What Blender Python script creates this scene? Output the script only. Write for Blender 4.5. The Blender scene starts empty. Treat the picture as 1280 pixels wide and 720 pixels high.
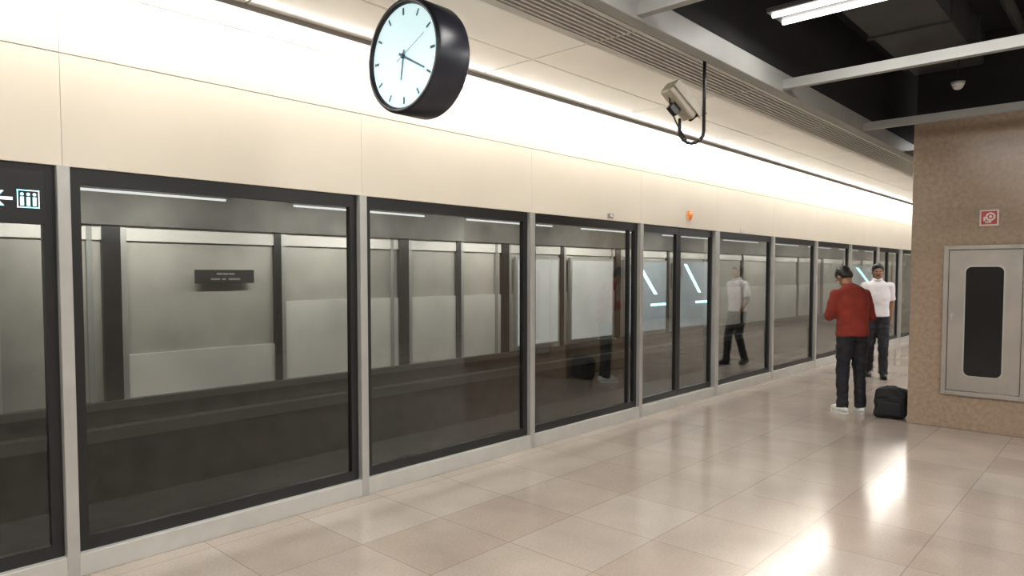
import bpy, bmesh, math, random
from mathutils import Vector, Matrix, noise
random.seed(4)
S = bpy.context.scene
COL = S.collection
S.view_settings.view_transform = 'Standard'
S.view_settings.exposure = 0.0

# ------------------------------------------------------------------ materials
def mat(name, col, rough=0.5, metal=0.0, emit=None, es=0.0, nscale=0, namt=0.0, spec=0.5, bump=0.0, detail=3):
    m = bpy.data.materials.new(name); m.use_nodes = True
    nt = m.node_tree; b = nt.nodes['Principled BSDF']
    b.inputs['Base Color'].default_value = (*col, 1)
    b.inputs['Roughness'].default_value = rough
    b.inputs['Metallic'].default_value = metal
    b.inputs['Specular IOR Level'].default_value = spec
    if emit:
        b.inputs['Emission Color'].default_value = (*emit, 1)
        b.inputs['Emission Strength'].default_value = es
    if nscale:
        tc = nt.nodes.new('ShaderNodeTexCoord')
        nz = nt.nodes.new('ShaderNodeTexNoise'); nz.inputs['Scale'].default_value = nscale
        nz.inputs['Detail'].default_value = detail
        nt.links.new(tc.outputs['Object'], nz.inputs['Vector'])
        cr = nt.nodes.new('ShaderNodeValToRGB')
        cr.color_ramp.elements[0].position = 0.3; cr.color_ramp.elements[1].position = 0.7
        cr.color_ramp.elements[0].color = (*[max(0, c*(1-namt)) for c in col], 1)
        cr.color_ramp.elements[1].color = (*[min(1, c*(1+namt)) for c in col], 1)
        nt.links.new(nz.outputs['Fac'], cr.inputs['Fac'])
        nt.links.new(cr.outputs['Color'], b.inputs['Base Color'])
        if bump:
            bp = nt.nodes.new('ShaderNodeBump'); bp.inputs['Strength'].default_value = bump
            bp.inputs['Distance'].default_value = 0.01
            nt.links.new(nz.outputs['Fac'], bp.inputs['Height'])
            nt.links.new(bp.outputs['Normal'], b.inputs['Normal'])
    return m

def floor_mat():
    m = bpy.data.materials.new('granite_tiles'); m.use_nodes = True
    nt = m.node_tree; N = nt.nodes; L = nt.links; b = N['Principled BSDF']
    tc = N.new('ShaderNodeTexCoord')
    mp = N.new('ShaderNodeMapping'); mp.inputs['Rotation'].default_value = (0, 0, math.radians(90))
    L.new(tc.outputs['Object'], mp.inputs['Vector'])
    br = N.new('ShaderNodeTexBrick'); br.offset = 0.0; br.squash = 1.0
    br.inputs['Scale'].default_value = 1.0
    br.inputs['Brick Width'].default_value = 0.62
    br.inputs['Row Height'].default_value = 0.62
    br.inputs['Mortar Size'].default_value = 0.0035
    br.inputs['Mortar Smooth'].default_value = 0.2
    br.inputs['Bias'].default_value = 0.0
    br.inputs['Color1'].default_value = (0.375, 0.310, 0.262, 1)
    br.inputs['Color2'].default_value = (0.425, 0.368, 0.320, 1)
    br.inputs['Mortar'].default_value = (0.27, 0.225, 0.185, 1)
    L.new(mp.outputs['Vector'], br.inputs['Vector'])
    n1 = N.new('ShaderNodeTexNoise'); n1.inputs['Scale'].default_value = 60; n1.inputs['Detail'].default_value = 6
    n2 = N.new('ShaderNodeTexNoise'); n2.inputs['Scale'].default_value = 1.7; n2.inputs['Detail'].default_value = 4
    L.new(tc.outputs['Object'], n1.inputs['Vector']); L.new(tc.outputs['Object'], n2.inputs['Vector'])
    r1 = N.new('ShaderNodeMapRange'); r1.inputs[1].default_value = .3; r1.inputs[2].default_value = .7
    r1.inputs[3].default_value = .92; r1.inputs[4].default_value = 1.07
    r2 = N.new('ShaderNodeMapRange'); r2.inputs[1].default_value = .3; r2.inputs[2].default_value = .7
    r2.inputs[3].default_value = .86; r2.inputs[4].default_value = 1.1
    L.new(n1.outputs['Fac'], r1.inputs[0]); L.new(n2.outputs['Fac'], r2.inputs[0])
    mu = N.new('ShaderNodeMath'); mu.operation = 'MULTIPLY'
    L.new(r1.outputs[0], mu.inputs[0]); L.new(r2.outputs[0], mu.inputs[1])
    vm = N.new('ShaderNodeVectorMath'); vm.operation = 'SCALE'
    L.new(br.outputs['Color'], vm.inputs[0]); L.new(mu.outputs[0], vm.inputs['Scale'])
    L.new(vm.outputs[0], b.inputs['Base Color'])
    b.inputs['Roughness'].default_value = 0.16
    b.inputs['Specular IOR Level'].default_value = 0.95
    return m

def glass_mat(name, tint, f0=.034, k=.85, rough=0.012):
    m = bpy.data.materials.new(name); m.use_nodes = True
    nt = m.node_tree; N = nt.nodes; L = nt.links
    N.remove(N['Principled BSDF'])
    out = N['Material Output']
    tr = N.new('ShaderNodeBsdfTransparent'); tr.inputs['Color'].default_value = (*tint, 1)
    gl = N.new('ShaderNodeBsdfGlossy'); gl.inputs['Roughness'].default_value = rough
    gl.inputs['Color'].default_value = (.96, .97, .96, 1)
    lw = N.new('ShaderNodeLayerWeight'); lw.inputs['Blend'].default_value = .5
    pw = N.new('ShaderNodeMath'); pw.operation = 'POWER'; pw.inputs[1].default_value = 2.4
    ma = N.new('ShaderNodeMath'); ma.operation = 'MULTIPLY_ADD'; ma.inputs[1].default_value = k; ma.inputs[2].default_value = f0
    L.new(lw.outputs['Facing'], pw.inputs[0]); L.new(pw.outputs[0], ma.inputs[0])
    mx = N.new('ShaderNodeMixShader')
    L.new(ma.outputs[0], mx.inputs[0]); L.new(tr.outputs[0], mx.inputs[1]); L.new(gl.outputs[0], mx.inputs[2])
    L.new(mx.outputs[0], out.inputs['Surface'])
    return m

M_floor = floor_mat()
M_fascia = mat('cream_panel', (.80, .74, .63), .38, nscale=1.2, namt=.03)
M_seam = mat('panel_seam', (.38, .35, .30), .6)
M_cove = mat('cove_white', (.88, .86, .80), .5)
M_ceil = mat('ceiling_panel_white', (.86, .84, .79), .24, nscale=1.5, namt=.05, spec=.9)
M_black = mat('black_frame', (.010, .010, .011), .35)
M_soffit = mat('black_soffit', (.008, .008, .009), .9, nscale=3, namt=.3)
M_duct = mat('dark_duct', (.035, .036, .037), .6, nscale=3, namt=.3)
M_steel = mat('brushed_steel', (.50, .50, .48), .38, .55, nscale=8, namt=.06)
M_lip = mat('grey_lip', (.30, .29, .27), .5)
M_sill = mat('pale_sill', (.54, .535, .50), .35, .2, nscale=6, namt=.06)
M_beam = mat('painted_beam', (.28, .28, .265), .5, nscale=5, namt=.05)
M_grille = mat('grille_metal', (.52, .51, .47), .45, .1)
M_dark = mat('dark_gap', (.012, .012, .012), .8)
M_joint = mat('ceiling_joint', (.07, .07, .06), .8)
M_glass = glass_mat('screen_glass', (.85, .86, .845))
M_granite = mat('brown_granite', (.315, .235, .17), .2, nscale=22, namt=.16, detail=9)
M_tube = mat('tube_light', (1, 1, 1), .5, emit=(1, .98, .93), es=34)
M_diff = mat('linear_diffuser', (1, 1, 1), .5, emit=(1, .98, .94), es=9)
M_tube2 = mat('tube_light_cool', (1, 1, 1), .5, emit=(.97, .98, 1), es=1.1)
M_farwall = mat('far_panel_beige', (.40, .385, .345), .5, nscale=.8, namt=.28, detail=5)
M_farlow = mat('far_panel_pale', (.68, .66, .61), .5, nscale=.6, namt=.22, detail=5)
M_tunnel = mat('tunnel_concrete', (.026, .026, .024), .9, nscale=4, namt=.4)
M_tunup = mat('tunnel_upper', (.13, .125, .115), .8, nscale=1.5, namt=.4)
M_rail = mat('rail_steel', (.10, .095, .09), .5, .5)
M_backwall = mat('pale_stone_wall', (.36, .33, .29), .4, nscale=3, namt=.1)

# ------------------------------------------------------------------ helpers
def link(o, parent=None):
    COL.objects.link(o)
    if parent is not None: o.parent = parent
    return o

def mk(name, bm, m, parent=None, smooth=False, origin=None):
    me = bpy.data.meshes.new(name)
    bmesh.ops.recalc_face_normals(bm, faces=bm.faces[:])
    if origin is not None:
        bmesh.ops.translate(bm, vec=-Vector(origin), verts=bm.verts[:])
    bm.to_mesh(me); bm.free()
    if smooth:
        for p in me.polygons: p.use_smooth = True
    me.materials.append(m)
    o = bpy.data.objects.new(name, me)
    if origin is not None: o.location = origin
    return link(o, parent)

def badd(bm, lo, hi, bev=0, seg=2):
    lo = Vector(lo); hi = Vector(hi); c = (lo+hi)/2; s = hi-lo
    r = bmesh.ops.create_cube(bm, size=1, matrix=Matrix.Translation(c) @ Matrix.Diagonal((s.x, s.y, s.z, 1)))
    if bev:
        es = list({e for v in r['verts'] for e in v.link_edges})
        bmesh.ops.bevel(bm, geom=es, offset=bev, segments=seg, profile=.5, affect='EDGES')

def box(name, lo, hi, m, parent=None, bev=0, seg=2):
    bm = bmesh.new(); badd(bm, lo, hi, bev, seg)
    org = None
    if parent is None:
        org = ((lo[0]+hi[0])/2, (lo[1]+hi[1])/2, lo[2])
    return mk(name, bm, m, parent, origin=org)

def struct(o):
    o['kind'] = 'structure'; return o

def thing(o, label, cat, group=None):
    o['label'] = label; o['category'] = cat
    if group: o['group'] = group
    return o

def empty(name, loc=(0, 0, 0), rz=0):
    o = bpy.data.objects.new(name, None); o.location = loc; o.rotation_euler = (0, 0, rz)
    o.empty_display_size = .1
    return link(o)

def cyl(bm, p0, p1, r0, r1=None, seg=16):
    p0 = Vector(p0); p1 = Vector(p1); r1 = r0 if r1 is None else r1
    d = p1-p0
    q = d.to_track_quat('Z', 'Y').to_matrix().to_4x4()
    bmesh.ops.create_cone(bm, cap_ends=True, segments=seg, radius1=r0, radius2=r1, depth=d.length,
                          matrix=Matrix.Translation((p0+p1)/2) @ q)

def ball(bm, c, r, rot=None, u=16, v=12):
    if not hasattr(r, '__len__'): r = (r, r, r)
    mtx = Matrix.Translation(c)
    if rot is not None: mtx = mtx @ rot.to_4x4()
    mtx = mtx @ Matrix.Diagonal((*r, 1))
    bmesh.ops.create_uvsphere(bm, u_segments=u, v_segments=v, radius=1, matrix=mtx)

def chain(bm, pts, rad, end=True, seg=14):
    for i in range(len(pts)-1):
        cyl(bm, pts[i], pts[i+1], rad[i], rad[i+1], seg)
    n = len(pts) if end else len(pts)-1
    for i in range(n): ball(bm, pts[i], rad[i], u=seg, v=10)

def loft(bm, cs, rx, ry, lat=Vector((1, 0, 0)), seg=24, sq=2.3):
    rings = []
    for i, c in enumerate(cs):
        c = Vector(c)
        a = Vector(cs[max(0, i-1)]); b = Vector(cs[min(len(cs)-1, i+1)])
        t = (b-a).normalized(); y = t.cross(lat).normalized()
        ring = []
        for k in range(seg):
            an = 2*math.pi*k/seg; ca, sa = math.cos(an), math.sin(an)
            e = 2/sq
            ring.append(bm.verts.new(c+lat*(rx[i]*math.copysign(abs(ca)**e, ca))+y*(ry[i]*math.copysign(abs(sa)**e, sa))))
        rings.append(ring)
    for i in range(len(rings)-1):
        for k in range(seg):
            bm.faces.new((rings[i][k], rings[i][(k+1) % seg], rings[i+1][(k+1) % seg], rings[i+1][k]))
    bm.faces.new(rings[0][::-1]); bm.faces.new(rings[-1])

def remesh(o, vox, it=3, fac=.5):
    r = o.modifiers.new('r', 'REMESH'); r.mode = 'VOXEL'; r.voxel_size = vox; r.use_smooth_shade = True
    s = o.modifiers.new('s', 'SMOOTH'); s.iterations = it; s.factor = fac
    dg = bpy.context.evaluated_depsgraph_get(); dg.update()
    me = bpy.data.meshes.new_from_object(o.evaluated_get(dg))
    o.modifiers.clear(); o.data = me
    for p in me.polygons: p.use_smooth = True
    return o

def wrinkle(o, amp, sc):
    me = o.data
    for v in me.vertices:
        p = v.co
        n = noise.noise(Vector((p.x*sc, p.y*sc, p.z*sc*1.6)))
        v.co += v.normal*amp*n

Y0, Y1 = -5.0, 40.0
STEP = 1.86
POSTS = [1.07 + STEP*k for k in range(-3, 13)]
PEND = POSTS[-1]
ZF = 2.18      # underside of fascia
ZS = 2.76      # fascia seam
ZC = 3.14      # panel ceiling

# ------------------------------------------------------------------ people first (fewer objects in the depsgraph)
M_skin = mat('skin_brown', (.27, .14, .08), .5, nscale=30, namt=.08)
M_hair = mat('hair_black', (.008, .007, .007), .55, nscale=80, namt=.4)
M_eye = mat('eye_white', (.7, .68, .65), .3); M_iris = mat('iris_dark', (.02, .01, .008), .3)
M_lips = mat('lips', (.25, .08, .06), .5)

def hand_mesh(bm, wrist, d, palm_n, thumb_side, curl):
    d = d.normalized(); n = (palm_n - d*palm_n.dot(d)).normalized(); s = d.cross(n).normalized()*thumb_side
    rot = Matrix((s, d, n)).transposed()
    ball(bm, wrist+d*.045, (.038, .052, .016), rot)
    for i, (off, ln) in enumerate(((.028, .072), (.010, .08), (-.009, .074), (-.027, .058))):
        p0 = wrist+d*.082+s*off
        a1, a2 = curl*.5, curl*1.2
        p1 = p0+(d*math.cos(a1)+n*math.sin(a1))*ln*.5
        p2 = p1+(d*math.cos(a2)+n*math.sin(a2))*ln*.5
        chain(bm, [p0-d*.02, p0, p1, p2], [.0095, .0095, .009, .0075], seg=10)
    t0 = wrist+d*.025+s*.03; t1 = t0+(d*.6+s*.6+n*.3).normalized()*.035; t2 = t1+(d*.9+s*.1+n*.4).normalized()*.03
    chain(bm, [t0, t1, t2], [.012, .0105, .009], seg=10)

def person(loc, rz, scale, P, shirt_m, trouser_m, shoe_m, label, long_sleeve=True):
    V = Vector
    sp = [V(p) for p in P['spine']]
    hc = V(P['head']); hp = P['pitch']; hy = P.get('yaw', 0)
    HR = Matrix.Rotation(hy, 3, 'Z') @ Matrix.Rotation(-hp, 3, 'X')
    bm = bmesh.new()
    loft(bm, [sp[0]-V((0, 0, .08)), sp[0], sp[1], sp[2], sp[3], sp[4]], [.13, .152, .130, .152, .140, .060], [.085, .10, .088, .105, .08, .055])
    chain(bm, [sp[3], sp[4]+V((0, 0, .0)), hc+HR @ V((0, -.02, -.06))], [.065, .056, .052])
    ball(bm, hc+HR @ V((0, -.008, .025)), (.076, .096, .092), HR, 24, 16)
    ball(bm, hc+HR @ V((0, .018, -.035)), (.060, .070, .080), HR, 24, 16)
    ball(bm, hc+HR @ V((0, .060, -.088)), (.026, .024, .020), HR)
    ball(bm, hc+HR @ V((0, .096, -.018)), (.012, .018, .024), HR)
    ball(bm, hc+HR @ V((0, .088, .018)), (.045, .010, .010), HR)
    for s in (-1, 1):
        ball(bm, hc+HR @ V((s*.078, -.006, -.01)), (.009, .019, .032), HR)
    for s, k in ((1, 'R'), (-1, 'L')):
        sh, el, wr = [V(p) for p in P['arm'+k]]
        chain(bm, [sh, sh.lerp(el, .4), el, el.lerp(wr, .3), wr], [.050, .046, .039, .040, .027])
        hd = V(P['hand'+k][0]); pn = V(P['hand'+k][1])
        hand_mesh(bm, wr, hd, pn, P['hand'+k][2], P['curl'])
        hip, kn, an = [V(p) for p in P['leg'+k]]
        chain(bm, [hip, hip.lerp(kn, .35), kn, kn.lerp(an, .3), an], [.082, .075, .054, .055, .036])
        td = V(P['toe'+k]).normalized()
        chain(bm, [an-V((0, 0, .03)), an+td*.10-V((0, 0, .05))], [.036, .028])
    body = mk('person', bm, M_skin); remesh(body, .0075, 2, .4)
    body.location = loc; body.rotation_euler = (0, 0, rz); body.scale = (scale,)*3
    thing(body, label, 'person')
    bm = bmesh.new()
    ball(bm, hc+HR @ V((0, -.020, .040)), (.086, .100, .094), HR, 28, 18)
    ball(bm, hc+HR @ V((0, -.050, -.005)), (.074, .062, .080), HR, 24, 16)
    ball(bm, hc+HR @ V((0.01, .045, .090)), (.060, .048, .032), HR, 20, 12)
    h = mk('hair', bm, M_hair, body); remesh(h, .008, 2, .4); wrinkle(h, .006, 60)
    for s in (-1, 1):
        bm = bmesh.new(); ball(bm, hc+HR @ V((s*.030, .082, .002)), (.014, .009, .008), HR); mk('eye', bm, M_eye, body, True)
        bm = bmesh.new(); ball(bm, hc+HR @ V((s*.030, .0895, .002)), (.0065, .003, .0065), HR); mk('iris', bm, M_iris, body, True)
        bm = bmesh.new(); ball(bm, hc+HR @ V((s*.031, .091, .022)), (.019, .006, .004), HR); mk('eyebrow', bm, M_hair, body, True)
    bm = bmesh.new(); ball(bm, hc+HR @ V((0, .0845, -.055)), (.024, .008, .007), HR); mk('lips', bm, M_lips, body, True)
    if P.get('moustache'):
        bm = bmesh.new(); ball(bm, hc+HR @ V((0, .090, -.042)), (.028, .008, .006), HR); mk('moustache', bm, M_hair, body, True)
    bm = bmesh.new()
    e = P.get('bulk', .018)
    loft(bm, [sp[0]-V((0, 0, P['hem'])), sp[0], sp[1], sp[2], sp[3], sp[4]-V((0, 0, .005))],
         [.163+e, .165+e, .150+e, .168+e, .155+e, .072+e*.3], [.112+e, .115+e, .108+e, .120+e, .095+e, .070+e*.3])
    for k in 'RL':
        sh, el, wr = [V(p) for p in P['arm'+k]]
        if long_sleeve:
            chain(bm, [sh, sh.lerp(el, .4), el, wr.lerp(el, .12)], [.066+e*.5, .058+e*.5, .050+e*.4, .036+e*.4], end=False)
        else:
            chain(bm, [sh, sh.lerp(el, .45), sh.lerp(el, .8)], [.066+e*.5, .062+e*.5, .062+e*.5], end=False)
    s = mk('shirt', bm, shirt_m, body); remesh(s, .011, 3, .5); wrinkle(s, P.get('wr', .009), 10)
    bm = bmesh.new(); loft(bm, [sp[4]-V((0, 0, .03)), sp[4]+V((0, .004, .028))], [.078, .066], [.076, .064]); c = mk('collar', bm, shirt_m, body, True)
    bm = bmesh.new()
    loft(bm, [sp[0]-V((0, 0, .10)), sp[0], sp[0]+V((0, 0, .05))], [.14, .166, .152], [.10, .116, .108])
    for k in 'RL':
        hip, kn, an = [V(p) for p in P['leg'+k]]
        chain(bm, [hip, hip.lerp(kn, .4), kn, kn.lerp(an, .5), an-V((0, 0, .025))], [.098, .090, .072, .066, .064], end=False)
    t = mk('trousers', bm, trouser_m, body); remesh(t, .011, 3, .5); wrinkle(t, .012, 12)
    for k in 'RL':
        an = V(P['leg'+k][2]); td = V(P['toe'+k]).normalized()
        lat = td.cross(V((0, 0, 1))).normalized(); upv = lat.cross(td)
        rot = Matrix((lat, td, upv)).transposed()
        bm = bmesh.new()
        ball(bm, an+td*.045-upv*.045, (.046, .135, .045), rot, 20, 14); ball(bm, an-upv*.02, (.042, .055, .05), rot)
        for v in bm.verts:
            loc_ = rot.transposed() @ (v.co-an)
            if loc_.z < -.075: loc_.z = -.075
            v.co = an+rot @ loc_
        mk('shoe', bm, shoe_m, body, True)
        bm = bmesh.new()
        loft(bm, [an+td*.045-upv*.090, an+td*.045-upv*.074], [.047, .047], [.137, .137], lat=lat, sq=2.2)
        mk('sole', bm, M_sole if shoe_m is not M_blacksh else M_blacksh, body)
    return body
M_sole = mat('shoe_sole', (.7, .7, .68), .5); M_blacksh = mat('shoe_black', (.012, .011, .01), .3)
M_whitesh = mat('shoe_white', (.68, .68, .66), .5, nscale=12, namt=.15)
M_redsh = mat('red_cloth', (.20, .022, .011), .9, nscale=5, namt=.2)
M_jean = mat('dark_trousers', (.010, .010, .014), .8, nscale=9, namt=.3)
M_wht = mat('white_cloth', (.74, .72, .76), .8, nscale=9, namt=.06)

P1 = dict(spine=[(0, 0, .95), (0, .0, 1.07), (0, .01, 1.27), (0, .06, 1.41), (0, .10, 1.475)],
          head=(0, .20, 1.58), pitch=math.radians(46), yaw=math.radians(8),
          armR=[(.168, .05, 1.365), (.250, .05, 1.12), (.075, .265, 1.17)],
          armL=[(-.168, .05, 1.365), (-.235, .08, 1.12), (-.065, .275, 1.17)],
          handR=[(-.35, .8, .15), (-.8, 0, .4), -1], handL=[(.35, .8, .15), (.8, 0, .4), 1], curl=.9,
          legR=[(.085, 0, .90), (.10, .015, .49), (.115, -.01, .09)],
          legL=[(-.085, 0, .90), (-.095, .02, .49), (-.10, .0, .09)],
          toeR=(.25, 1, 0), toeL=(-.2, 1, 0), hem=.05, bulk=.020)
PX, PY, PA = 1.70, 8.52, math.radians(46)
p1 = person((PX, PY, 0.0), PA, 1.0, P1, M_redsh, M_jean, M_whitesh,
            'person in loose red shirt and dark trousers, head bowed over hands')
ph = box('mobile_phone', (-.035, -.004, -.07), (.035, .004, .07), M_black, bev=.003)
bm = bmesh.new(); badd(bm, (-.031, -.006, .006), (.031, -.0045, .134)); mk('screen', bm, mat('phone_screen', (.05, .06, .08), .1, emit=(.5, .6, .8), es=.5), ph)
R50 = Matrix.Rotation(PA, 3, 'Z')
ph.location = Vector((PX, PY, 0))+R50 @ Vector((0, .385, 1.19)); ph.rotation_euler = (math.radians(-35), 0, PA)
thing(ph, 'dark mobile phone held in both hands', 'phone')

P2 = dict(spine=[(0, 0, .95), (0, .0, 1.07), (0, .0, 1.27), (0, .0, 1.42), (0, .01, 1.49)],
          head=(0, .03, 1.61), pitch=math.radians(4), yaw=0,
          armR=[(.165, .0, 1.39), (.205, -.03, 1.13), (.195, .13, .93)],
          armL=[(-.165, .0, 1.39), (-.20, -.07, 1.13), (-.185, -.05, .87)],
          handR=[(-.05, .45, -.8), (-1, .1, 0), 1], handL=[(0, .15, -1), (1, 0, .1), 1], curl=.55,
          legR=[(.085, 0, .90), (.09, .06, .50), (.09, -.10, .115)],
          legL=[(-.085, 0, .90), (-.085, .12, .50), (-.085, .16, .09)],
          toeR=(.1, 1, -.28), toeL=(-.1, 1, 0.05), hem=.02, bulk=.012, wr=.007, moustache=True)
p2 = person((1.11, 11.76, 0.0), math.radians(200), 1.02, P2, M_wht, M_jean, M_blacksh,
            'person in white shirt and dark trousers walking along the platform', long_sleeve=False)

# ------------------------------------------------------------------ shell
struct(box('floor', (0.0, Y0, -.2), (9, PEND+.0, 0), M_floor))
bm = bmesh.new()
for i in range(len(POSTS)-1):
    badd(bm, (-.10, POSTS[i]+.001, ZF), (.02, POSTS[i+1]-.001, ZS-.003))
    badd(bm, (-.10, POSTS[i]+.001, ZS+.003), (.02, POSTS[i+1]-.001, 3.35))
struct(mk('wall_left', bm, M_fascia))
struct(box('wall_left.001', (-.2, POSTS[0], ZF+.02), (.010, PEND, 3.3), M_seam))
struct(box('wall_right', (9, Y0, 0), (9.2, PEND, 4.2), M_backwall))
struct(box('wall_back', (-.1, Y0-.2, 0), (9.2, Y0, 4.2), M_backwall))
struct(box('wall_front', (0.0, PEND, 0), (9.2, PEND+.2, 4.2), M_backwall))
struct(box('ceiling', (1.9, Y0, 4.05), (9.2, PEND+.2, 4.2), M_soffit))
bm = bmesh.new()
cy = 3.75-STEP*5
while cy < PEND:
    badd(bm, (.40, max(cy+.005, Y0), ZC), (.92, min(cy+STEP-.005, PEND), ZC+.04), .003, 1)
    badd(bm, (.928, max(cy+.005, Y0), ZC), (1.42, min(cy+STEP-.005, PEND), ZC+.04), .003, 1)
    cy += STEP
struct(mk('ceiling.001', bm, M_ceil))
struct(box('ceiling.002', (0.02, Y0, ZC+.05), (.40, PEND, ZC+.2), M_cove))
struct(box('ceiling.003', (0.40, Y0, ZC+.041), (1.42, PEND, ZC+.2), M_joint))
struct(box('ceiling.004', (1.42, Y0, ZC+.05), (1.95, PEND, ZC+.2), M_dark))
bm = bmesh.new()
badd(bm, (1.90, Y0, ZC-.06), (1.99, PEND, ZC+.10), .004, 1)
badd(bm, (1.82, Y0, ZC-.005), (1.899, PEND, ZC+.03), .002, 1)
struct(mk('trim_4', bm, M_beam))
struct(box('wall_upper', (1.92, Y0, ZC+.10), (1.96, PEND, 4.05), M_soffit))
n = 5
for k in range(-3, 9):
    y = 3.47+2.15*k
    if y > PEND-.2 or y < Y0+.2: continue
    x1 = 2.30 if 8.3 < y < 10.1 else 9.0
    struct(box('trim_%d' % n, (1.99, y-.03, ZC-.04), (x1, y+.03, ZC+.035), M_beam))
    n += 1
# dark service duct and pipes above the open ceiling
bm = bmesh.new(); badd(bm, (2.35, Y0+.1, 3.68), (2.95, 8.2, 4.05), .01)
yy = Y0+.8
while yy < 8.1:
    badd(bm, (2.33, yy, 3.66), (2.97, yy+.04, 4.05)); yy += 1.2
thing(mk('ventilation_duct', bm, M_duct, origin=(2.65, 1.6, 3.68)), 'dark grey rectangular ventilation duct in the open ceiling', 'duct')
for x in (3.25, 3.42):
    bm = bmesh.new(); cyl(bm, (x, Y0+.1, 3.93), (x, 8.2, 3.93), .045)
    yy = Y0+1
    while yy < 8.1:
        badd(bm, (x-.055, yy, 3.93), (x+.055, yy+.03, 4.05)); yy += 2.0
    thing(mk('service_pipe', bm, M_duct, None, False, origin=(x, 1.6, 3.9)), 'dark service pipe clipped below the black soffit', 'pipe', 'ceiling pipes')
struct(box('baseboard_left', (-.12, POSTS[0], 0.0), (.035, PEND, .12), M_sill, bev=.004))
# ------------------------------------------------------------------ glass screens
wn = 1; dn = 1; tn = 40
def pane(name, y0, y1, fr=.055, z0=.12, z1=ZF, xo=0.0, extra=None):
    bm = bmesh.new()
    a, b = -.05+xo, -.005+xo
    badd(bm, (a, y0, z0), (b, y0+fr, z1)); badd(bm, (a, y1-fr, z0), (b, y1, z1))
    badd(bm, (a, y0+fr, z0), (b, y1-fr, z0+.07)); badd(bm, (a, y0+fr, z1-.085), (b, y1-fr, z1))
    if extra: badd(bm, (a, extra-.012, z0+.07), (b, extra+.012, z1-.085))
    o = struct(mk(name, bm, M_black, origin=(-.03+xo, (y0+y1)/2, z0)))
    bm = bmesh.new(); badd(bm, (-.004, -(y1-y0)/2+fr, .07), (.004, (y1-y0)/2-fr, z1-z0-.085))
    mk('glass', bm, M_glass, o)
    return o
for i in range(len(POSTS)-1):
    a, b = POSTS[i]+.032, POSTS[i+1]-.032
    k = i-3
    if k == 3 or k == 8:
        mid = (a+b)/2
        pane('door_%d' % dn, a, mid-.003, .05, xo=-.02); dn += 1
        pane('door_%d' % dn, mid+.003, b, .05, xo=-.02); dn += 1
    else:
        pane('window_%d' % wn, a, b, .055, extra=(b-.16 if k == 2 else None)); wn += 1
for i, y in enumerate(POSTS):
    w = .045 if (i-3) == 4 else .03
    struct(box('trim_%d' % tn, (-.06, y-w, .0), (.04, y+w, ZF), M_steel, bev=.004)); tn += 1

# ------------------------------------------------------------------ tunnel
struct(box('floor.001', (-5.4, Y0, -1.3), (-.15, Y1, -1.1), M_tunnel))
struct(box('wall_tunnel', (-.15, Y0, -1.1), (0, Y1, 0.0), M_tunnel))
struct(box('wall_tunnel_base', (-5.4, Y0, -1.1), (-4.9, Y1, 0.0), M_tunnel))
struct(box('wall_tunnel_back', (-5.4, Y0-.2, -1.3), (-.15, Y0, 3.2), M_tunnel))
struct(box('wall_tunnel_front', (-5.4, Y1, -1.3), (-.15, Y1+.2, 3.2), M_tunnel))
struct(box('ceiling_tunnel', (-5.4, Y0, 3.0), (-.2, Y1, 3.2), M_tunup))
struct(box('wall_far', (-5.2, Y0, 0.0), (-5.0, Y1, 3.0), M_farwall))
struct(box('trim_66', (-5.0, 2.83, 0.09), (-4.97, 5.0, .62), M_farlow))
struct(box('trim_67', (-5.0, 5.0, 0.09), (-4.97, Y1, 1.22), M_farlow))
struct(box('trim_68', (-5.0, Y0, 2.02), (-4.955, Y1, 2.2), M_farlow))
struct(box('trim_69', (-4.9, Y0, -.34), (-4.70, Y1, -.20), M_rail))
struct(box('trim_70', (-5.0, Y0, 2.2), (-4.88, Y1, 3.0), M_tunup))
FAR = [-3.2, -1.9, .3, 1.6, 2.83, 4.98, 7.25, 8.5, 9.73, 11.5, 13.6, 15.9, 18.2, 20.4, 22.6, 25, 27.5, 30, 32.5, 35, 37.5]
for i, y in enumerate(FAR):
    w = .05 if i % 2 else .10
    struct(box('trim_%d' % (71+i), (-5.0, y-w, 0.0), (-4.93, y+w, 2.2), M_black))
for i, y in enumerate(FAR):
    w = .05 if i % 2 else .10
    struct(box('trim_%d' % (101+i), (-5.0, y+w, 0.0), (-4.94, y+w+.07, 2.2), M_steel))
for i, y in enumerate(FAR[:-1:2]):
    struct(box('trim_%d' % (131+i), (-5.0, y-.26, 0.0), (-4.95, y-.2, 2.2), M_beam))
struct(box('baseboard_far', (-5.0, Y0, 0.0), (-4.86, Y1, .09), M_rail))
for x in (-3.2, -1.75):
    bm = bmesh.new()
    badd(bm, (x-.07, Y0, -1.1), (x+.07, Y1, -1.07)); badd(bm, (x-.012, Y0, -1.07), (x+.012, Y1, -.98)); badd(bm, (x-.035, Y0, -.98), (x+.035, Y1, -.94))
    thing(mk('rail', bm, M_rail, origin=(x, 0, -1.1)), 'steel running rail fixed to the dark trackbed', 'rail', 'track rails')

for i in range(14):
    y = -3.5+3.1*i
    bm = bmesh.new(); cyl(bm, (0, -1.1, 0), (0, 1.1, 0), .014, seg=10)
    o = empty('tunnel_light', (-4.0, y, 2.50))
    mk('tube', bm, M_tube2, o)
    bm = bmesh.new(); badd(bm, (-.05, -1.15, .03), (.05, 1.15, .08)); badd(bm, (-.02, -.02, .08), (.02, .02, .50))
    mk('housing', bm, M_beam, o)
    thing(o, 'bare fluorescent batten lighting the tunnel wall', 'light', 'tunnel battens')
    ld = bpy.data.lights.new('batten_glow', 'AREA'); ld.shape = 'RECTANGLE'; ld.size = .03; ld.size_y = 2.2
    ld.energy = 34; ld.color = (1, .97, .92)
    lo = bpy.data.objects.new('batten_glow', ld); lo.location = (-.02, 0, -.018); lo.rotation_euler = (0, math.radians(38), 0); link(lo, o)

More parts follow.
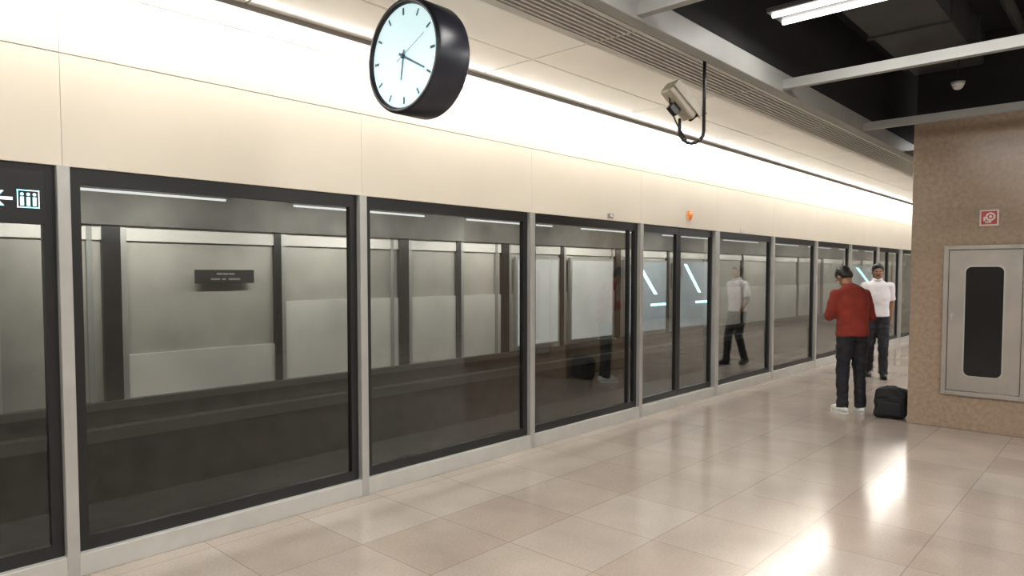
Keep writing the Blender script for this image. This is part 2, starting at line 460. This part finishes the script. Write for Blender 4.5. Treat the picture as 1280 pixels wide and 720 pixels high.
M_poster = mat('lit_poster', (.4, .45, .48), .4, emit=(.60, .74, .82), es=.22, nscale=.8, namt=.3)
M_posterw = mat('lit_poster_white', (.5, .5, .48), .4, emit=(.85, .88, .86), es=.32, nscale=.8, namt=.2)
M_cyan = mat('cyan_reflection', (.3, .9, 1), .4, emit=(.40, .92, 1), es=5)
def poster(y0, y1, streak=True):
    o = box('advertising_light_box', (-4.93, y0, .15), (-4.86, y1, 1.95), M_steel)
    h = (y1-y0)/2
    bm = bmesh.new(); badd(bm, (.036, -h+.05, .05), (.042, h-.05, 1.75)); mk('poster_panel', bm, M_poster if streak else M_posterw, o)
    if streak:
        for v in ([(.046, -h*.5, 1.72), (.046, -h*.34, 1.72), (.046, h*.52, .95), (.046, h*.36, .95)],
                  [(.046, h*.2, .72), (.046, h*.2, .66), (.046, h*.95, .66), (.046, h*.95, .72)]):
            bm = bmesh.new(); bm.faces.new([bm.verts.new(p) for p in v]); mk('reflection_stripe', bm, M_cyan, o)  # cyan reflections in the glass, drawn as glowing stripes on the box
        bm = bmesh.new()
        v = [(.045, -h*.9, 1.7), (.045, -h*.6, 1.7), (.045, -h*.6, 1.3)]
        bm.faces.new([bm.verts.new(p) for p in v]); mk('dark_shape', bm, M_beam, o)
    thing(o, 'blue-white illuminated poster box with cyan reflection streaks drawn on it' if streak else 'plain pale white illuminated poster box', 'poster', 'lit poster boxes')
poster(13.75, 15.7)
poster(16.1, 18.0)
poster(11.68, 13.30, False)
poster(9.95, 11.3, False)
poster(30.2, 34.8)  # box added to carry the distant cyan reflection

M_board = mat('board_dark', (.02, .02, .02), .5)
o = box('station_name_board', (-4.93, 3.80, 1.49), (-4.90, 4.60, 1.67), M_board, bev=.004)
M_dim = mat('dim_lettering', (.28, .28, .26), .5)
bm = bmesh.new()
for row, (zz, spans) in enumerate([(.125, [(-.12, -.05), (-.04, .03), (.04, .12)]), (.055, [(-.2, -.08), (-.05, .0), (.04, .2)])]):
    for a, b in spans:
        badd(bm, (.016, a, zz-.012), (.018, b, zz+.012))
mk('lettering', bm, M_dim, o)
thing(o, 'small black name board with two pale lines of lettering', 'sign')

# ------------------------------------------------------------------ cove lights
i = 0; y = -4.6
while y < PEND-1:
    o = empty('wall_wash_tube', (.12, y+.9, ZC-.0))  # extra tube added in the recess to wash the fascia with light
    bm = bmesh.new(); cyl(bm, (0, -.87, 0), (0, .87, 0), .018, seg=12); mk('tube', bm, M_tube, o, True)
    for s in (-1, 1):
        bm = bmesh.new(); badd(bm, (-.012, s*.88-.012, -.018), (.012, s*.88+.012, .05)); mk('end_cap', bm, M_cove, o)
    thing(o, 'extra white tube added in the cove to wash light over the screen fascia', 'light', 'added wall-wash tubes')
    o = empty('linear_light_fitting', (.31, y+.9, ZC-.06))
    bm = bmesh.new(); badd(bm, (-.076, -.899, -.035), (-.062, .899, .11)); badd(bm, (.060, -.899, .030), (.089, .899, .11)); badd(bm, (-.062, -.899, .04), (.060, .899, .11))
    mk('housing', bm, M_lip, o)
    bm = bmesh.new(); badd(bm, (-.050, -.897, -.010), (.056, .897, .039), .012, 3); mk('diffuser', bm, M_diff, o)
    thing(o, 'grey-edged linear light with glowing white diffuser under the ceiling', 'light', 'linear ceiling lights')
    y += 1.8

# ------------------------------------------------------------------ grille segments
y = 3.75-STEP*5
while y < PEND-1:
    a, b = max(y, Y0)+.001, min(y+STEP, PEND)-.001
    bm = bmesh.new()
    badd(bm, (1.425, a, ZC-.01), (1.49, b, ZC+.03)); badd(bm, (1.785, a, ZC-.01), (1.818, b, ZC+.03))
    badd(bm, (1.49, a, ZC-.005), (1.785, a+.008, ZC+.03)); badd(bm, (1.49, b-.008, ZC-.005), (1.785, b, ZC+.03))
    for k in range(7):
        x = 1.512+k*.041
        badd(bm, (x-.008, a+.008, ZC-.008), (x+.008, b-.008, ZC+.025))
    o = mk('ventilation_grille', bm, M_grille, origin=(1.62, (a+b)/2, ZC-.01))
    h = (b-a)/2
    bm = bmesh.new(); badd(bm, (-.13, -h+.01, .041), (.16, h-.01, .045)); mk('duct_backing', bm, M_dark, o)
    thing(o, 'long slatted grey metal air grille in the ceiling', 'air vent', 'linear ceiling grilles')
    y += STEP

# ------------------------------------------------------------------ ceiling fixtures in open ceiling
M_fix = mat('fixture_grey', (.12, .12, .12), .5)
M_lamp = mat('lamp_tube', (1, 1, 1), .5, emit=(1, .98, .93), es=7)
def ceiling_light(x, y, watts, z=3.40, L=1.9):
    o = empty('ceiling_light', (x, y, z))
    bm = bmesh.new(); badd(bm, (-L/2, -.13, .025), (L/2, .13, .06), .006)
    for s in (-1, 1): cyl(bm, (s*L*.28-.15, 0, .05), (s*L*.28-.15, 0, (3.67 if x < 3.2 and s < 0 and y < 8 else 4.05)-z), .006, seg=8)
    mk('housing', bm, M_fix, o)
    for s in (-1, 1):
        bm = bmesh.new(); cyl(bm, (-L/2+.03, s*.09, .01), (L/2-.03, s*.09, .01), .017, seg=12)
        mk('tube', bm, M_lamp, o, True)
    thing(o, 'twin-tube fluorescent fitting hung in the dark open ceiling', 'light', 'open ceiling fluorescent fittings')
    for s in (-1, 1):
        ld = bpy.data.lights.new('fitting_glow', 'AREA'); ld.shape = 'RECTANGLE'; ld.size = L-.1; ld.size_y = .025
        ld.energy = watts/2; ld.color = (1, .97, .93)
        lo = bpy.data.objects.new('fitting_glow', ld); lo.location = (0, s*.09, -.010); link(lo, o)
for y in (-3.75, -1.6, .6, 2.75, 4.9, 13.5, 15.65, 17.8, 19.95):
    for x in (3.14, 5.5, 7.8):
        ceiling_light(x, y, 31)
for y in (7.05, 9.2, 11.35):
    for x in (5.7, 7.8):
        ceiling_light(x, y, 31)
ceiling_light(3.14, 11.35, 40)

bm = bmesh.new()
cyl(bm, (0, 0, 0.03), (0, 0, .34), .006, seg=8)
o = bpy.data.objects.new('smoke_detector', None); o.location = (2.86, 7.5, 3.34); link(o)
mk('drop_rod', bm, M_dark, o)
bm = bmesh.new(); cyl(bm, (0, 0, .0), (0, 0, .04), .045, .06, seg=20); ball(bm, (0, 0, 0), (.042, .042, .03)); mk('dome', bm, M_sill, o, True)
thing(o, 'small white dome detector on a thin dark drop rod', 'detector')

# ------------------------------------------------------------------ column
bm = bmesh.new(); badd(bm, (2.32, 8.36, 0), (4.6, 10.0, 3.25), .006)
struct(mk('wall_column', bm, M_granite, origin=(3.46, 9.18, 0)))
struct(box('trim_150', (2.34, 8.38, 3.25), (4.58, 9.98, 4.05), M_soffit))

M_cab = mat('cabinet_steel', (.40, .375, .34), .34, .6, nscale=3, namt=.12)
M_blkgl = mat('black_glass', (.006, .006, .007), .12)
cab = empty('fire_cabinet', (2.99, 8.36, .36))
bm = bmesh.new()
W, H = .36, 1.55
badd(bm, (-W, -.03, 0), (-W+.045, 0, H), .004); badd(bm, (W-.045, -.03, 0), (W, 0, H), .004)
badd(bm, (-W+.045, -.03, 0), (W-.045, 0, .045), .004); badd(bm, (-W+.045, -.03, H-.045), (W-.045, 0, H), .004)
mk('frame', bm, M_cab, cab)
bm = bmesh.new(); badd(bm, (-W+.05, -.022, .05), (W-.05, -.002, H-.05), .003); mk('door', bm, M_cab, cab)
def rounded_plate(hw, z0, z1, y0, y1, r, name, m, parent):
    bm = bmesh.new(); pts = []
    for cx, cz, a0 in ((hw-r, z1-r, 0), (-hw+r, z1-r, 90), (-hw+r, z0+r, 180), (hw-r, z0+r, 270)):
        for k in range(9):
            a = math.radians(a0+90*k/8); pts.append((cx+r*math.cos(a), cz+r*math.sin(a)))
    f = bm.faces.new([bm.verts.new((p[0], y0, p[1])) for p in pts])
    e = bmesh.ops.extrude_face_region(bm, geom=[f])
    bmesh.ops.translate(bm, vec=(0, y1-y0, 0), verts=[v for v in e['geom'] if isinstance(v, bmesh.types.BMVert)])
    return mk(name, bm, m, parent)
rounded_plate(.172, .20, 1.34, -.0265, -.0215, .065, 'window_trim', M_steel, cab)
rounded_plate(.160, .212, 1.328, -.030, -.0262, .055, 'window', M_blkgl, cab)
bm = bmesh.new(); cyl(bm, (-.27, -.022, .83), (-.27, -.042, .83), .016); badd(bm, (-.277, -.055, .78), (-.263, -.04, .85), .003)
mk('handle', bm, M_steel, cab)
thing(cab, 'steel fire cabinet with rounded black window on granite column', 'cabinet')

M_red = mat('sign_red', (.50, .06, .05), .4); M_white = mat('sign_white', (.75, .7, .68), .4)
sg = empty('fire_alarm_sign', (3.01, 8.36, 2.10))
bm = bmesh.new(); badd(bm, (-.08, -.012, 0), (.08, 0, .16), .003); mk('plate', bm, M_white, sg)
bm = bmesh.new(); badd(bm, (-.066, -.016, .014), (.066, -.0125, .146)); mk('red_field', bm, M_red, sg)
bm = bmesh.new()
for k in range(24):
    a = 2*math.pi*k/24; b = 2*math.pi*(k+1)/24
    q = [(.012+r*math.cos(t), -.0175, .09+r*math.sin(t)) for r, t in ((.026, a), (.042, a), (.042, b), (.026, b))]
    bm.faces.new([bm.verts.new(p) for p in q])
ball(bm, (.012, -.017, .09), (.014, .002, .014))
badd(bm, (-.046, -.0185, .03), (-.03, -.0165, .09)); badd(bm, (-.046, -.0185, .03), (.02, -.0165, .045))
mk('hose_symbol', bm, M_white, sg)
thing(sg, 'square red and white fire equipment sign on column', 'sign')

M_or = mat('amber_lens', (.75, .22, .05), .3, emit=(1, .28, .06), es=.15)
o = box('door_indicator_lamp', (.02, 7.70, 2.28), (.035, 7.79, 2.39), M_or, bev=.004)
bm = bmesh.new(); ball(bm, (0.01, 0, .055), (.03, .03, .04)); mk('lens', bm, M_or, o, True)
thing(o, 'small amber indicator lamp on cream fascia above the doors', 'lamp')
o = box('door_sensor', (.02, 6.0, 2.2), (.035, 6.09, 2.25), M_lip, bev=.004)
bm = bmesh.new(); cyl(bm, (.0, 0, .025), (.02, 0, .025), .016); mk('lens', bm, M_white, o)
thing(o, 'tiny grey sensor with pale lens on the fascia edge', 'sensor')
o = box('door_number_plate', (.02, 9.2, 2.19), (.026, 9.34, 2.24), M_white, bev=.002)
thing(o, 'small white number plate on the fascia edge', 'sign')

M_glow = mat('cyan_glyph', (.4, .9, 1), .4, emit=(.55, .92, 1), es=1.3)
gs = box('reflected_sign', (.0, .15, 1.87), (.03, .99, 2.14), M_black, bev=.003)  # reflection of a hanging sign, built as a solid board with glowing glyphs
bm = bmesh.new()
cyl_y = lambda v: v-.57
X = .0165
def quad(bm, pts):
    bm.faces.new([bm.verts.new((X, cyl_y(p[0]), p[1]-1.87)) for p in pts])
quad(bm, [(.775, 1.985), (.775, 2.0), (.85, 2.0), (.85, 1.985)])
quad(bm, [(.765, 1.9925), (.80, 2.03), (.815, 2.03), (.785, 1.9925)])
quad(bm, [(.765, 1.9925), (.785, 1.9925), (.815, 1.955), (.80, 1.955)])
mk('arrow', bm, M_glow, gs)
bm = bmesh.new()
for a, b, c, d in ((.868, .873, 1.95, 2.04), (.958, .963, 1.95, 2.04), (.868, .963, 2.035, 2.04), (.868, .963, 1.95, 1.955)):
    quad(bm, [(a, c), (b, c), (b, d), (a, d)])
for k in range(3):
    y = .889+k*.0265
    quad(bm, [(y-.008, 1.96), (y+.008, 1.96), (y+.008, 2.005), (y-.008, 2.005)])
    ball(bm, (X, cyl_y(y), 2.018-1.87), (.001, .008, .008), u=10, v=6)
mk('lift_symbol', bm, M_glow, gs)
thing(gs, 'reflection of a hanging sign built as black board with glowing cyan arrow and lift pictogram', 'sign')

# ------------------------------------------------------------------ clock
M_navy = mat('clock_casing', (.010, .012, .022), .32)
M_dial = mat('clock_dial', (.65, .85, .9), .4, emit=(.62, .88, .94), es=.62)
M_ink = mat('clock_ink', (.05, .11, .17), .4)
M_ink2 = mat('clock_ink_pale', (.22, .33, .38), .4)
R = .28; T = .2
clk = empty('station_clock', (1.445, 2.17, 2.695-R))
bm = bmesh.new()
prof = [(R-.032, .012), (R-.022, -.004), (R-.006, -.002), (R, .012), (R, T-.012), (R-.006, T+.002), (R-.022, T+.004), (R-.032, T-.012)]
seg = 64; rings = []
for r, yy in prof:
    rings.append([bm.verts.new((r*math.sin(2*math.pi*k/seg), yy, R+r*math.cos(2*math.pi*k/seg))) for k in range(seg)])
for i in range(len(prof)):
    j = (i+1) % len(prof)
    for k in range(seg):
        bm.faces.new((rings[i][k], rings[i][(k+1) % seg], rings[j][(k+1) % seg], rings[j][k]))
mk('casing', bm, M_navy, clk, True)
bm = bmesh.new(); cyl(bm, (0, .013, R), (0, T-.013, R), R-.028, seg=64); mk('dial', bm, M_dial, clk)
def hand(name, ang, ln, w, back, yy, m=M_ink):
    a = math.radians(ang); d = Vector((math.sin(a), 0, math.cos(a))); p = Vector((math.cos(a), 0, -math.sin(a)))
    c = Vector((0, yy, R)); bm = bmesh.new()
    f = bm.faces.new([bm.verts.new(v) for v in (c-d*back-p*w, c-d*back+p*w, c+d*ln+p*w*.6, c+d*ln-p*w*.6)])
    e = bmesh.ops.extrude_face_region(bm, geom=[f])
    bmesh.ops.translate(bm, vec=(0, -.002, 0), verts=[v for v in e['geom'] if isinstance(v, bmesh.types.BMVert)])
    mk(name, bm, m, clk)
for k in range(12):
    a = math.radians(30*k); d = Vector((math.sin(a), 0, math.cos(a))); p = Vector((math.cos(a), 0, -math.sin(a)))
    c = Vector((0, .0115, R)); r0, r1, w = R-.080, R-.045, .0055 if k % 3 else .007
    bm = bmesh.new(); bm.faces.new([bm.verts.new(v) for v in (c+d*r0-p*w, c+d*r0+p*w, c+d*r1+p*w, c+d*r1-p*w)])
    mk('hour_mark', bm, M_ink, clk)
hand('hour_hand', 190, .115, .006, .03, .010)
hand('minute_hand', 118, .185, .0065, .035, .007)
hand('second_hand', 65, .18, .002, .05, .004, M_ink2)
bm = bmesh.new(); cyl(bm, (0, .0115, R), (0, .0, R), .012); mk('hub', bm, M_ink, clk, True)
zt = ZC-.011-(2.695-R)
bm = bmesh.new(); cyl(bm, (0, T/2, 2*R-.01), (0, T/2, zt), .022); cyl(bm, (0, T/2, zt-.015), (0, T/2, zt), .05)
mk('stem', bm, M_navy, clk, True)
thing(clk, 'round black drum clock with pale blue dial hung from ceiling', 'clock')

# ------------------------------------------------------------------ cctv camera
M_cam = mat('camera_beige', (.42, .38, .30), .4, nscale=20, namt=.08)
cc = empty('security_camera', (1.875, 4.49, 2.505))
bm = bmesh.new()
pts = [Vector((0, 0, ZC-2.505-.01))]
pts.append(Vector((0, 0, .11)))
rt = Vector((.736, .677, 0))
for k in range(1, 9):
    a = math.pi*k/8
    pts.append(Vector((0, 0, .11)) - rt*(.085*(1-math.cos(a))) - Vector((0, 0, .085*math.sin(a))))
pts.append(Vector((0, 0, .19))-rt*.17)
chain(bm, pts, [.012]*len(pts), seg=10)
cyl(bm, (0, 0, ZC-2.505-.02), (0, 0, ZC-2.505-.006), .022)
mk('bracket_arm', bm, M_black, cc, True)
ctr = Vector((0, 0, .315))-rt*.165
fwd = (rt*.62+Vector((-.35, .45, 0))*.5+Vector((0, 0, -.62))).normalized()
side = fwd.cross(Vector((0, 0, 1))).normalized(); up = side.cross(fwd)
Mx = Matrix((side, fwd, up)).transposed().to_4x4() @ Matrix.Scale(1.12, 4); Mx.translation = ctr
def orient(bm): bmesh.ops.transform(bm, matrix=Mx, verts=bm.verts[:])
bm = bmesh.new(); badd(bm, (-.05, -.13, -.045), (.05, .12, .045), .014, 3); orient(bm); mk('housing', bm, M_cam, cc)
bm = bmesh.new(); badd(bm, (-.058, -.12, .048), (.058, .17, .056), .003); badd(bm, (-.058, -.12, .0), (-.052, .15, .05)); badd(bm, (.052, -.12, .0), (.058, .15, .05))
orient(bm); mk('sunshield', bm, M_cam, cc)
bm = bmesh.new(); cyl(bm, (0, .118, 0), (0, .135, 0), .034); orient(bm); mk('lens', bm, M_blkgl, cc)
bm = bmesh.new(); badd(bm, (-.02, -.04, -.10), (.02, .03, -.044), .004); orient(bm); mk('swivel_mount', bm, M_black, cc)
bm = bmesh.new()
c0 = ctr - fwd*.12 - up*.02; c3 = Vector((0, 0, .03))-rt*.11
pl = []
for k in range(9):
    t = k/8; p = c0.lerp(c3, t); p += -rt*.03*math.sin(math.pi*t); pl.append(p)
chain(bm, pl, [.006]*9, seg=8); mk('cable', bm, M_black, cc, True)
thing(cc, 'beige security camera on black J-shaped drop bracket', 'security camera')

# ------------------------------------------------------------------ bag
M_bag = mat('bag_nylon', (.008, .008, .010), .8, nscale=60, namt=.3)
M_bag2 = mat('bag_trim', (.014, .014, .016), .6)
bag = empty('travel_bag', (2.12, 8.54, 0), math.radians(6))
bm = bmesh.new(); badd(bm, (-.165, -.12, .0), (.165, .12, .35), .02, 2)
mb = mk('body', bm, M_bag, bag, True); remesh(mb, .012, 26, .9); wrinkle(mb, .022, 9)
zmin = min(v.co.z for v in mb.data.vertices)
for v in mb.data.vertices:
    v.co.z = max(v.co.z-zmin-.004, 0.0)
    if v.co.z > .25: v.co.z -= .03*abs(v.co.x)/.165
bm = bmesh.new(); badd(bm, (-.12, -.145, .04), (.12, -.08, .20), .01, 2); pk = mk('front_pocket', bm, M_bag, bag, True); remesh(pk, .01, 12, .8)
bm = bmesh.new(); chain(bm, [Vector((-.08, 0, .32)), Vector((-.05, -.01, .352)), Vector((.04, -.01, .356)), Vector((.08, 0, .32))], [.009]*4, seg=10); mk('handle', bm, M_bag2, bag, True)
thing(bag, 'black soft slouchy travel bag with top handle standing on floor', 'bag')

# ------------------------------------------------------------------ world & camera
w = bpy.data.worlds.new('w'); S.world = w; w.use_nodes = True
w.node_tree.nodes['Background'].inputs[0].default_value = (.9, .9, 1, 1)
w.node_tree.nodes['Background'].inputs[1].default_value = .02
cd = bpy.data.cameras.new('cam'); cam = bpy.data.objects.new('cam', cd); COL.objects.link(cam)
cam.location = (4.18, 0, 1.62); cam.rotation_euler = (math.radians(87.5), 0, math.radians(42.6))
cd.sensor_width = 36; cd.lens = 36*860/1280; cd.shift_y = .0152
cd.clip_start = .05
S.camera = cam
